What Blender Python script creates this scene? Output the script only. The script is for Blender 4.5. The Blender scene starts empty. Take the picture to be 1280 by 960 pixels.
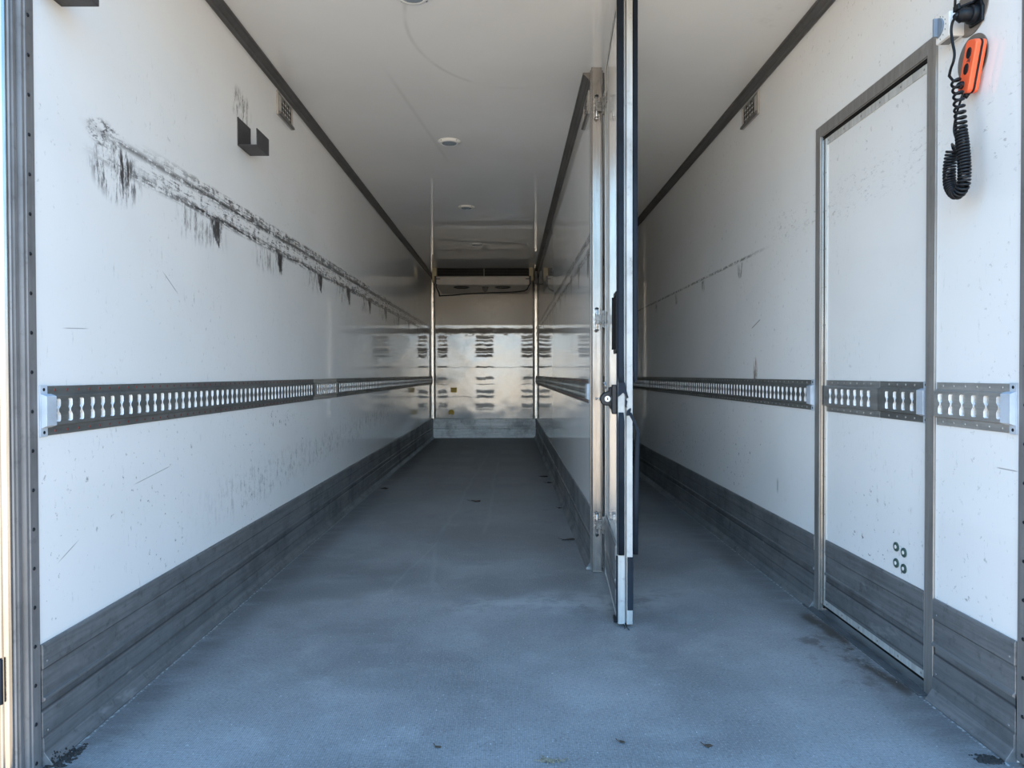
import bpy, bmesh, math, random
from mathutils import Vector, Matrix
random.seed(7)
SC = bpy.context.scene
COL = SC.collection

# ---------------------------------------------------------------- camera
H = 0.9875
pitch, yaw, roll = 0.0139, 0.0042, 0.0024
f_px = 887.0
cam = bpy.data.cameras.new('camera')
cam.sensor_width = 36.0
cam.lens = f_px / 1280 * 36.0
cam.clip_start = 0.02
camo = bpy.data.objects.new('camera', cam)
COL.objects.link(camo)
vx = Vector((math.cos(yaw), -math.sin(yaw), 0)); vy = Vector((math.sin(yaw), math.cos(yaw), 0)); vz = Vector((0, 0, 1))
fwd = vy * math.cos(pitch) - vz * math.sin(pitch)
up0 = vy * math.sin(pitch) + vz * math.cos(pitch)
right = vx * math.cos(roll) - up0 * math.sin(roll)
up = vx * math.sin(roll) + up0 * math.cos(roll)
m = Matrix((right, up, -fwd)).transposed().to_4x4()
m.translation = Vector((0, 0, H))
camo.matrix_world = m
SC.camera = camo

# ---------------------------------------------------------------- colour management
SC.view_settings.view_transform = 'Standard'
SC.view_settings.look = 'None'
SC.view_settings.gamma = 1.0
SC.view_settings.use_curve_mapping = False
SC.view_settings.exposure = EXPO = 1.25
SC.cycles.max_bounces = 14
SC.cycles.diffuse_bounces = 10
SC.cycles.glossy_bounces = 8
SC.cycles.sample_clamp_indirect = 6.0
SC.cycles.use_denoising = True

# ---------------------------------------------------------------- world: evening sky behind the viewer, sunlit ground below
W = bpy.data.worlds.new('sky'); SC.world = W; W.use_nodes = True
nt = W.node_tree; nt.nodes.clear()
tc = nt.nodes.new('ShaderNodeTexCoord')
sep = nt.nodes.new('ShaderNodeSeparateXYZ'); nt.links.new(tc.outputs['Generated'], sep.inputs[0])
mr = nt.nodes.new('ShaderNodeMapRange'); mr.inputs['From Min'].default_value = -1; mr.inputs['From Max'].default_value = 1
nt.links.new(sep.outputs['Z'], mr.inputs['Value'])
cr = nt.nodes.new('ShaderNodeValToRGB'); el = cr.color_ramp.elements
WORLD = [(0.0, (0.47, 0.42, 0.36)), (0.40, (0.71, 0.61, 0.49)), (0.492, (0.98, 0.84, 0.67)), (0.505, (0.98, 0.94, 0.86)),
         (0.56, (0.55, 0.90, 1.19)), (0.68, (0.37, 0.77, 1.27)), (1.0, (0.19, 0.48, 1.05))]
el[0].position, el[0].color = WORLD[0][0], (*WORLD[0][1], 1)
el[1].position, el[1].color = WORLD[-1][0], (*WORLD[-1][1], 1)
for p_, c_ in WORLD[1:-1]:
    e_ = el.new(p_); e_.color = (*c_, 1)
nt.links.new(mr.outputs[0], cr.inputs[0])
bg = nt.nodes.new('ShaderNodeBackground')
glow = nt.nodes.new('ShaderNodeMapRange'); glow.interpolation_type = 'SMOOTHSTEP'      # added brightness in the sky behind the viewer, lights the far end
nt.links.new(sep.outputs['Y'], glow.inputs['Value'])
for k_, v_ in (('From Min', -1.0), ('From Max', -.70), ('To Min', 2.7), ('To Max', 1.05)): glow.inputs[k_].default_value = v_
nt.links.new(glow.outputs[0], bg.inputs['Strength'])
nt.links.new(cr.outputs[0], bg.inputs['Color'])
wo = nt.nodes.new('ShaderNodeOutputWorld'); nt.links.new(bg.outputs[0], wo.inputs[0])


# ---------------------------------------------------------------- node helpers
class X:
    """a value socket with arithmetic"""
    def __init__(s, nt, k): s.nt, s.k = nt, k
    def op(s, o, *a):
        n = s.nt.nodes.new('ShaderNodeMath'); n.operation = o
        for i, v in enumerate((s,) + a):
            if isinstance(v, X): s.nt.links.new(v.k, n.inputs[i])
            else: n.inputs[i].default_value = v
        return X(s.nt, n.outputs[0])
    def __add__(s, o): return s.op('ADD', o)
    def __sub__(s, o): return s.op('SUBTRACT', o)
    def __mul__(s, o): return s.op('MULTIPLY', o)
    def __truediv__(s, o): return s.op('DIVIDE', o)
    def abs(s): return s.op('ABSOLUTE')
    def mod(s, o): return s.op('FLOORED_MODULO', o)
    def max(s, o): return s.op('MAXIMUM', o)
    def inv(s): return (s * -1.0) + 1.0
    def clamp(s):
        n = s.nt.nodes.new('ShaderNodeClamp'); s.nt.links.new(s.k, n.inputs[0]); return X(s.nt, n.outputs[0])
    def ss(s, a, b, lo=0.0, hi=1.0):
        n = s.nt.nodes.new('ShaderNodeMapRange'); n.interpolation_type = 'SMOOTHSTEP'
        if a > b: a, b, lo, hi = b, a, hi, lo
        n.inputs['From Min'].default_value = a; n.inputs['From Max'].default_value = b
        n.inputs['To Min'].default_value = lo; n.inputs['To Max'].default_value = hi
        s.nt.links.new(s.k, n.inputs['Value']); return X(s.nt, n.outputs[0])
    def box(s, a, b, f): return s.ss(a - f, a + f) * s.ss(b + f, b - f)


class Mat:
    def __init__(s, name, color=(.8, .8, .8), rough=.5, metal=0.0, spec=.5):
        s.m = bpy.data.materials.new(name); s.m.use_nodes = True; s.nt = s.m.node_tree
        s.b = s.nt.nodes['Principled BSDF']
        s.b.inputs['Base Color'].default_value = (*color, 1); s.b.inputs['Roughness'].default_value = rough
        s.b.inputs['Metallic'].default_value = metal
        s.b.inputs['Specular IOR Level'].default_value = spec
        s._c = None
    def xyz(s):
        if s._c is None:
            t = s.nt.nodes.new('ShaderNodeTexCoord'); p = s.nt.nodes.new('ShaderNodeSeparateXYZ')
            s.nt.links.new(t.outputs['Object'], p.inputs[0]); s.tc = t.outputs['Object']
            s._c = tuple(X(s.nt, p.outputs[i]) for i in range(3))
        return s._c
    def noise(s, scale=(1, 1, 1), detail=3, rough=.6, off=(0, 0, 0)):
        s.xyz()
        v = s.nt.nodes.new('ShaderNodeVectorMath'); v.operation = 'MULTIPLY_ADD'
        s.nt.links.new(s.tc, v.inputs[0]); v.inputs[1].default_value = scale; v.inputs[2].default_value = off
        n = s.nt.nodes.new('ShaderNodeTexNoise'); n.inputs['Scale'].default_value = 1.0
        n.inputs['Detail'].default_value = detail; n.inputs['Roughness'].default_value = rough
        s.nt.links.new(v.outputs[0], n.inputs['Vector']); return X(s.nt, n.outputs[0])
    def mix(s, a, b, fac):
        n = s.nt.nodes.new('ShaderNodeMix'); n.data_type = 'RGBA'
        for key, v in ((6, a), (7, b)):
            if isinstance(v, tuple): n.inputs[key].default_value = (*v, 1)
            else: s.nt.links.new(v, n.inputs[key])
        if isinstance(fac, X): s.nt.links.new(fac.k, n.inputs[0])
        else: n.inputs[0].default_value = fac
        return n.outputs[2]
    def color(s, sock): s.nt.links.new(sock, s.b.inputs['Base Color'])
    def rough(s, x): s.nt.links.new(x.k, s.b.inputs['Roughness'])
    def metal(s, x): s.nt.links.new(x.k, s.b.inputs['Metallic'])
    def bump(s, x, dist=.001, strength=1.0):
        n = s.nt.nodes.new('ShaderNodeBump'); n.inputs['Distance'].default_value = dist; n.inputs['Strength'].default_value = strength
        s.nt.links.new(x.k, n.inputs['Height']); s.nt.links.new(n.outputs[0], s.b.inputs['Normal'])


def simple(name, color, rough=.5, metal=0.0, var=.15, scale=8.0, spec=.5, bump=0.0):
    M = Mat(name, color, rough, metal, spec)
    n = M.noise((scale,) * 3, 4)
    dark = tuple(c * (1 - var) for c in color); lite = tuple(min(1, c * (1 + var)) for c in color)
    M.color(M.mix(dark, lite, n.ss(.3, .7)))
    M.rough(n.ss(.2, .8, rough * .8, min(1, rough * 1.2)))
    if bump: M.bump(M.noise((scale * 6,) * 3, 3), bump)
    return M.m


MARK = (.045, .042, .043)
GRP = (.80, .805, .80)


def wall_mat(name, kind):
    M = Mat(name, GRP, .1, 0, .5)
    x, y, z = M.xyz()
    base = M.noise((.8, .8, .8), 4)
    col = M.mix((.77, .775, .77), (.83, .83, .825), base.ss(.3, .7))
    speck = M.noise((38, 38, 38), 3, .7, (3, 1, 0)).ss(.62, .72)
    grime_n = M.noise((6, 6, 3), 5, .7, (9, 2, 4))
    fine = M.noise((20, 20, 55), 6, .85, (1, 5, 0))          # long scratchy streaks along the wall
    vert = M.noise((45, 45, 9), 5, .8, (0, 7, 3))
    low = z.ss(1.0, .3)
    drag = M.noise((9, 9, 120), 5, .8, (2, 2, 2)); brk = M.noise((26, 26, 26), 5, .8, (4, 0, 7))
    stk = drag * .5 + brk * .5
    g = None
    if kind == 'left':
        u1 = z.box(1.683, 1.703, .012); u2 = z.box(1.606, 1.634, .014); mid = z.box(1.62, 1.72, .02)
        along = y.ss(1.95, 2.2) * .75 + y.ss(2.4, 2.8) * .25
        g = u1 * along * stk.ss(.415, .495)
        g = g.max(u2 * along * stk.ss(.445, .525))
        g = g.max(z.box(1.69, 1.735, .01) * y.box(2.6, 6.0, .4) * stk.ss(.47, .54) * .9)
        g = g.max(mid * y.ss(2.1, 2.6) * stk.ss(.495, .58) * .8)
        ph = (y - 2.885 + .395).mod(.79) - .395              # shelf teeth rub marks, 0.79 m apart
        dz = (z * -1.0) + 1.61
        w_ = (ph + (brk - .5) * .10 - dz * .25).abs() / ((dz * -.62) + .078)
        tri = w_.ss(1.1, .5) * (z + (vert - .5) * .06).box(1.505, 1.62, .012) * y.ss(2.5, 2.6)
        g = g.max(tri * vert.ss(.34, .46))
        halo = z.box(1.50, 1.62, .03) * (ph + .14).abs().ss(.30, .10) * y.ss(2.5, 2.6)
        g = g.max(halo * vert.ss(.48, .66) * .75)
        # scraped area near the opening
        e = ((y - 2.16) * (y - 2.16) * 40.0 + (z - 1.60) * (z - 1.60) * 90.0)
        g = g.max(e.ss(1.1, .2) * vert.ss(.46, .58) * .95)
        e = ((y - 2.10) * (y - 2.10) * 90.0 + (z - 1.69) * (z - 1.69) * 400.0)
        g = g.max(e.ss(1.1, .2) * fine.ss(.46, .60))
        e = ((y - 3.17) * (y - 3.17) * 60.0 + (z - 2.17) * (z - 2.17) * 110.0)
        g = g.max(e.ss(1.1, .1) * vert.ss(.47, .60) * .8)
        # thin single scratches
        for (ya, za, yb, zb, wd) in ((2.448, 1.336, 2.54, 1.283, .0022), (1.90, 1.113, 1.995, 1.118, .0012), (2.25, .643, 2.47, .668, .0012), (1.87, .50, 1.94, .53, .0015)):
            sl = (zb - za) / (yb - ya)
            d = (z - za - (y - ya) * sl).abs()
            g = g.max(d.ss(wd * 1.6, wd * .5) * y.box(ya, yb, .02) * .5)
        # abraded patch low down
        e = (z - .48 - (y - 3.3) * .04).abs().ss(.13, .03) * y.box(2.95, 7.5, .5)
        g = g.max(e * (vert * .5 + brk * .5).ss(.49, .60) * .40)
        e = (z - .76).abs().ss(.06, .02) * y.box(3.5, 3.9, .05)
        g = g.max(e * brk.ss(.58, .64) * .9)
        e = (z - 1.275).abs().ss(.04, .01) * y.box(2.55, 3.0, .1)
        g = g.max(e * vert.ss(.58, .72) * .5)
    elif kind == 'right':
        u2 = z.box(1.608, 1.622, .006)
        g = u2 * y.box(3.7, 8, .3) * fine.ss(.42, .56) * .8
        g = g.max(z.box(1.60, 1.75, .03) * y.box(2.1, 3.5, .1) * fine.ss(.54, .68) * .45)
        for yy in (3.95, 4.7, 5.45, 6.2):
            g = g.max(((y - yy).abs() / ((z - 1.50) * .5 + .02)).ss(1.0, .4) * z.box(1.52, 1.60, .01) * vert.ss(.46, .6) * .8)
        for (ya, za, yb, zb, wd) in ((3.632, 1.263, 3.752, 1.228, .003), (3.383, .45, 3.395, .451, .028), (1.79, .738, 1.86, .738, .0015)):
            sl = (zb - za) / (yb - ya)
            d = (z - za - (y - ya) * sl).abs()
            g = g.max(d.ss(wd * 1.6, wd * .5) * y.box(ya, yb, .01) * .55)
        rust = ((y - 3.70) * (y - 3.70) * 700.0 + (z - .995) * (z - .995) * 120.0).ss(1.0, .1) * vert.ss(.40, .55)
        col = M.mix(col, (.20, .13, .08), rust * .85)
        arc = z.box(1.5, 1.8, .08) * y.ss(2.0, 1.95) * M.noise((5, 30, 90), 4, .7, (4, 4, 4)).ss(.60, .7) * .35
        g = g.max(arc)
        g = g.max(z.box(.25, .75, .1) * y.ss(3.0, 2.8) * vert.ss(.64, .72) * .45)
    elif kind == 'middle':
        u1 = z.box(1.672, 1.708, .012); u2 = z.box(1.60, 1.632, .014)
        g = u1 * stk.ss(.44, .54)
        g = g.max(u2 * fine.ss(.42, .58) * .8)
        ph = (y - 3.75 + .25).mod(.50) - .25
        tri = (ph.abs() / (((z * -1.0) + 1.62) * -.4 + .07)).ss(1.1, .5) * z.box(1.50, 1.64, .012)
        g = g.max(tri * vert.ss(.38, .56))
        g = g.max(z.box(1.05, 1.5, .1) * vert.ss(.60, .75) * .45)
    g = g.max(speck * (low * .7 + .3) * M.noise((1.3, 1.3, 1.3), 2, .5, (5, 5, 5)).ss(.40, .60) * .9)
    g = g.max(M.noise((70, 70, 14), 4, .8, (8, 8, 1)).ss(.60, .78) * M.noise((2, 2, 2), 3, .6, (1, 2, 9)).ss(.36, .60) * .42)
    g = g.max(grime_n.ss(.66, .80) * low * vert.ss(.55, .65) * .5)
    col = M.mix(col, MARK, (g * 1.05).clamp())
    M.color(col)
    M.rough((base.ss(.3, .7, .025, .05) + g * .3 + vert.ss(.5, .8, 0, .03)))
    M.bump(M.noise((1.5, 1.5, 1.5), 1) * .8 + vert * .006, .0012)
    return M.m


M_WALL_L = wall_mat('gelcoat_left', 'left')
M_WALL_R = wall_mat('gelcoat_right', 'right')
M_WALL_M = wall_mat('gelcoat_middle', 'middle')


def ceiling_mat():
    M = Mat('gelcoat_ceiling', GRP, .16)
    x, y, z = M.xyz()
    n = M.noise((1, 1, 1), 4)
    col = M.mix((.74, .735, .72), (.79, .785, .77), n.ss(.3, .7))
    # faint swirl left by wiping
    r = ((x - .05) * (x - .05) * 1.6 + (y - 3.1) * (y - 3.1) * .9).op('SQRT')
    ring = (r - .62).abs().ss(.02, .0) * M.noise((2, 2, 2), 3).ss(.45, .6)
    ring = ring.max((x + .55 - (y - 4.0) * .12).abs().ss(.02, 0) * y.box(3.6, 5.0, .2) * .6)
    col = M.mix(col, (.45, .44, .42), ring * .35)
    sm = M.noise((3, 3, 3), 5, .7, (1, 8, 1)).ss(.6, .8) * x.ss(.9, 1.2)
    col = M.mix(col, (.35, .34, .33), sm * .5)
    M.color(col); M.rough(n.ss(.3, .7, .015, .035)); M.bump(M.noise((.8, .8, .8), 0), .0005)
    return M.m


M_CEIL = ceiling_mat()


def back_mat():
    M = Mat('back_wall_sheet', (.7, .68, .64), .25)
    x, y, z = M.xyz()
    n = M.noise((2.2, 1, 2.2), 5, .65)
    upper = z.ss(1.73, 1.76)
    col = M.mix((.28, .29, .295), (.44, .44, .43), n.ss(.3, .7))
    # scuffed rows left by pallets in three columns
    ragged = M.noise((6, 1, 30), 4, .7)
    xr = x + (ragged - .5) * .16
    cols = xr.box(-1.10, -.955, .02).max(xr.box(-.51, -.24, .02)).max(xr.box(.20, .39, .03))
    zz = z + (M.noise((9, 1, 5), 4, .7, (2, 0, 0)) - .5) * .075
    rows = None
    for z0, hw, st in ((1.66, .035, 1), (1.56, .022, .7), (1.505, .012, .6), (1.44, .014, .8), (1.37, .022, .95), (1.325, .012, .8), (1.27, .018, .9),
                       (1.10, .010, .9), (.925, .018, .7), (.83, .006, .5), (.72, .022, .6), (.64, .016, .7), (.50, .030, .6), (.44, .01, .4)):
        r = (zz - z0).abs().ss(hw * 1.7, hw * .6) * st
        rows = r if rows is None else rows.max(r)
    g = cols * rows * ragged.ss(.28, .48)
    band = zz.box(1.62, 1.70, .015) * M.noise((3, 1, 8), 4, .7, (7, 0, 0)).ss(.33, .5)
    g = g.max(band * .95)
    g = g.max((zz - 1.60).abs().ss(.03, .01) * M.noise((8, 1, 20), 3, .7, (4, 0, 0)).ss(.52, .62) * .7)
    g = g.max((zz - 1.095).abs().ss(.006, .002) * .35).max((zz - .64).abs().ss(.006, .002) * x.ss(-.5, -.6) * .5)
    g = g.max(M.noise((14, 1, 14), 4, .7, (5, 5, 5)).ss(.68, .76) * .6 * z.ss(1.7, 1.6))
    col = M.mix(col, (.13, .11, .09), (g * .9).clamp())
    col = M.mix(col, (.64, .585, .51), upper)
    M.color(col)
    M.metal(upper.inv() * .25 * (g.inv()).clamp())
    M.rough((n.ss(.3, .7, .10, .20) + g * .3 + upper * .15))
    M.bump(M.noise((4, 1, 4), 1), .003)
    return M.m


M_BACK = back_mat()


def floor_mat():
    M = Mat('resin_floor', (.2, .2, .2), .6)
    x, y, z = M.xyz()
    n = M.noise((1.3, 1.3, 1), 6, .62)
    n2 = M.noise((2.5, 9, 1), 6, .75, (2, 3, 0))
    grain = M.noise((330, 330, 1), 2, .6)
    a = ((x + y) * 520.0).op('SINE') * ((x - y) * 520.0).op('SINE')
    col = M.mix((.165, .17, .175), (.275, .28, .285), n.ss(.34, .66))
    col = M.mix(col, (.36, .37, .375), M.noise((4, 5, 1), 8, .75, (8, 3, 0)).ss(.50, .68) * .35)
    col = M.mix(col, (.10, .10, .105), M.noise((6, 5, 1), 8, .75, (1, 6, 0)).ss(.55, .72) * .35)
    col = M.mix(col, (.42, .43, .44), M.noise((150, 150, 1), 3, .7, (1, 7, 0)).ss(.48, .70) * .55)
    col = M.mix(col, (.07, .07, .075), M.noise((110, 110, 1), 3, .7, (6, 2, 0)).ss(.50, .72) * .6)
    col = M.mix(col, (.33, .335, .34), n2.ss(.58, .74) * y.ss(4.2, 3.2) * .40)
    # pale drag marks
    e = (y - 3.02 - x * .18 - (n - .5) * .5).abs().ss(.22, .02) * x.box(-.25, .75, .15)
    col = M.mix(col, (.37, .375, .38), e * M.noise((7, 8, 1), 7, .75, (2, 2, 0)).ss(.40, .58) * .8)
    for (xa, xb, y0, y1, wd) in ((-.55, -.42, 3.2, 4.2, .012), (-.36, -.42, 3.3, 4.0, .02), (-.42, -.25, 4.4, 9, .02), (-.15, -.12, 4.4, 8, .02)):
        t = (y - y0) * ((xb - xa) / (y1 - y0)) + xa
        e = (x - t - (n - .5) * .1).abs().ss(wd, wd * .2) * y.box(y0, y1, .1)
        col = M.mix(col, (.34, .345, .35), e * .28)
    # rubber-stained cross bars deep inside
    per = (y + .1).mod(.8)
    tile = per.box(.08, .52, .04) * (x.box(-1.0, -.72, .04).max(x.box(-.62, -.40, .03)).max(x.box(-.10, .18, .04))) * y.ss(4.6, 6.5)
    col = M.mix(col, (.29, .29, .28), tile * .45)
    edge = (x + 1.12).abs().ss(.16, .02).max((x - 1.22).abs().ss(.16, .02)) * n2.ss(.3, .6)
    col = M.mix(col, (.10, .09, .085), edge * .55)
    bead = ((x - (-1.151)).abs().max(-1.0)).ss(.007, .002).max((x - 1.253).abs().ss(.007, .002)) * M.noise((60, 60, 1), 3, .7, (3, 3, 0)).ss(.48, .58)
    col = M.mix(col, (.60, .61, .60), bead * .8)
    st = ((x - 1.235 + (y - 2.3) * .02 + (n - .5) * .16).abs().ss(.045, .008)) * y.box(2.15, 2.9, .05) * M.noise((7, 7, 1), 5, .75, (1, 1, 0)).ss(.40, .54)
    col = M.mix(col, (.05, .035, .025), st * .9)
    st2 = (((x - 1.12) * (x - 1.12) * 90.0) + (y - 2.45) * (y - 2.45) * 8.0).ss(1.0, .1) * M.noise((7, 7, 1), 5, .75, (5, 1, 0)).ss(.48, .62)
    col = M.mix(col, (.07, .05, .04), st2 * .7)
    dirt = (M.noise((9, 9, 1), 5, .8, (3, 9, 0)).ss(.70, .76)) * .7
    col = M.mix(col, (.08, .07, .06), dirt)
    col = M.mix(col, (.62, .63, .64), M.noise((90, 90, 1), 2, .5, (7, 1, 0)).ss(.70, .76) * .8)
    col = M.mix(col, (.10, .105, .11), a.ss(.1, .9) * .38)
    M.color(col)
    M.rough(n.ss(.3, .7, .42, .58))
    M.bump(a * .6 + grain * .8, .0006)
    return M.m


M_FLOOR = floor_mat()


def alu_mat(name, color, rough=.38, metal=.85, dirt=.5, axis='y'):
    M = Mat(name, color, rough, metal)
    sc = {'y': (60, 3, 60), 'z': (60, 60, 3), 'x': (3, 60, 60)}[axis]
    n = M.noise(sc, 5, .7); b = M.noise((3, 3, 3), 5, .7, (2, 2, 2)); k = M.noise((22, 22, 22), 4, .75, (6, 1, 0))
    col = M.mix(tuple(c * .82 for c in color), tuple(min(1, c * 1.15) for c in color), n.ss(.3, .7))
    d = (b.ss(.45, .7) * .6 + k.ss(.56, .7) * .5).clamp() * dirt
    col = M.mix(col, tuple(c * .28 for c in color), d)
    M.color(col); M.rough((n.ss(.2, .8, rough * .8, rough * 1.25) + d * .25)); M.bump(n * .4 + k * .4, .0006)
    return M.m


def kick_mat():
    M = Mat('kick_aluminium', (.21, .215, .22), .42, .45)
    x, y, z = M.xyz()
    n = M.noise((60, 3, 60), 5, .7); b = M.noise((3, 3, 3), 5, .7, (2, 2, 2)); k = M.noise((22, 22, 22), 4, .75, (6, 1, 0))
    col = M.mix((.165, .17, .175), (.25, .255, .26), n.ss(.3, .7))
    col = M.mix(col, (.065, .065, .065), (b.ss(.45, .7) * .5 + k.ss(.55, .7) * .5).clamp() * .75)
    col = M.mix(col, (.045, .045, .05), (z.box(.137, .163, .002) * b.ss(.3, .6) * .35).max((z - .140).abs().ss(.006, .001) * .8))              # shade of the groove under the ridge, painted into the colour
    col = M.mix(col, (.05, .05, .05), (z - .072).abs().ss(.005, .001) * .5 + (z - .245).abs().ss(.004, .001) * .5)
    col = M.mix(col, (.45, .46, .46), M.noise((9, 3, 9), 4, .8, (1, 1, 5)).ss(.62, .72) * .35)
    M.color(col); M.rough(b.ss(.3, .7, .34, .55)); M.bump(n * .4 + k * .4, .0006)
    return M.m


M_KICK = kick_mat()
M_KICK_BACK = alu_mat('kick_scuffed', (.66, .67, .67), .38, .2, .9, 'x')
M_TRIM = alu_mat('cove_aluminium', (.17, .165, .16), .42, .6, .4)
M_RAIL = alu_mat('rail_dull', (.20, .205, .195), .42, .6, .5)
M_RAIL_B = alu_mat('rail_bright', (.48, .47, .45), .33, .7, .3)
M_RAIL_M = alu_mat('rail_mid', (.33, .33, .32), .36, .65, .4)
M_JAMB = alu_mat('jamb_aluminium', (.20, .195, .195), .48, .25, .5, 'z')
M_POST = alu_mat('post_aluminium', (.40, .375, .35), .20, .8, .2, 'z')
M_STEEL = alu_mat('polished_steel', (.40, .39, .38), .22, 1.0, .05, 'z')
M_ARM = simple('hinge_arm_steel', (.20, .20, .195), .38, .6, var=.4, scale=70)
M_CORNER = alu_mat('corner_aluminium', (.86, .82, .76), .25, .6, .12, 'z')
M_FRAME = alu_mat('door_frame_metal', (.33, .315, .30), .38, .6, .3, 'z')
M_STRIP = alu_mat('door_strip', (.62, .62, .60), .35, .35, .2, 'z')
M_EDGE = alu_mat('door_edge', (.34, .35, .35), .42, .15, .6, 'z')
M_SLOT = simple('slot_rim', (.90, .90, .89), .35)
M_SILL = simple('sill_metal', (.085, .09, .095), .6, .1, var=.3, scale=12)
M_CAP = simple('cap_plastic', (.42, .47, .53), .45)
M_WHITE = simple('white_plastic', (.78, .77, .74), .35, var=.05)
M_DIAL = simple('dial_plastic', (.16, .20, .25), .4)
M_RUBBER = simple('rubber', (.011, .016, .024), .65, spec=.15, var=.3)
M_BLACK = simple('black_plastic', (.007, .009, .012), .38, spec=.25)
M_GASKET = simple('black_gasket', (.008, .007, .007), .7, spec=.2)
M_DARKSTEEL = simple('bracket_steel', (.055, .052, .055), .45, .3, var=.35, scale=25, bump=.0008)
M_ORANGE = simple('orange_plastic', (.90, .13, .045), .35, var=.06)
M_DISC = simple('disc_metal', (.22, .19, .17), .4, .4)
M_GREEN = simple('washer_green', (.05, .09, .08), .5)
M_BEIGE = simple('evaporator_shell', (.42, .39, .35), .4, var=.06)
M_TAN = simple('tan_bracket', (.50, .42, .26), .5)
M_LENS = simple('lamp_lens', (.25, .30, .34), .25)
M_VENT = simple('grey_grille', (.19, .185, .175), .5, .2)
M_VENTDARK = simple('grille_edge', (.13, .125, .12), .5, .2)
M_CREAM = simple('cream_frame', (.33, .32, .30), .4)
M_YELLOW = simple('yellow_sticker', (.62, .40, .04), .5, var=.1)
M_RUST = simple('rust_paint', (.16, .035, .03), .6)
M_LEAF = simple('dry_leaf', (.06, .04, .025), .8, var=.4, scale=60)
M_STRAW = simple('straw', (.22, .19, .13), .8, var=.4, scale=60)
M_DIRT = simple('black_dirt', (.025, .022, .02), .9, var=.4, scale=60)
M_PINMETAL = simple('hinge_steel', (.42, .41, .40), .25, .9, var=.35, scale=60)
M_LEAFPANEL = M_WALL_R


# ---------------------------------------------------------------- mesh helpers
ID = lambda a, b, c: (a, b, c)


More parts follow.
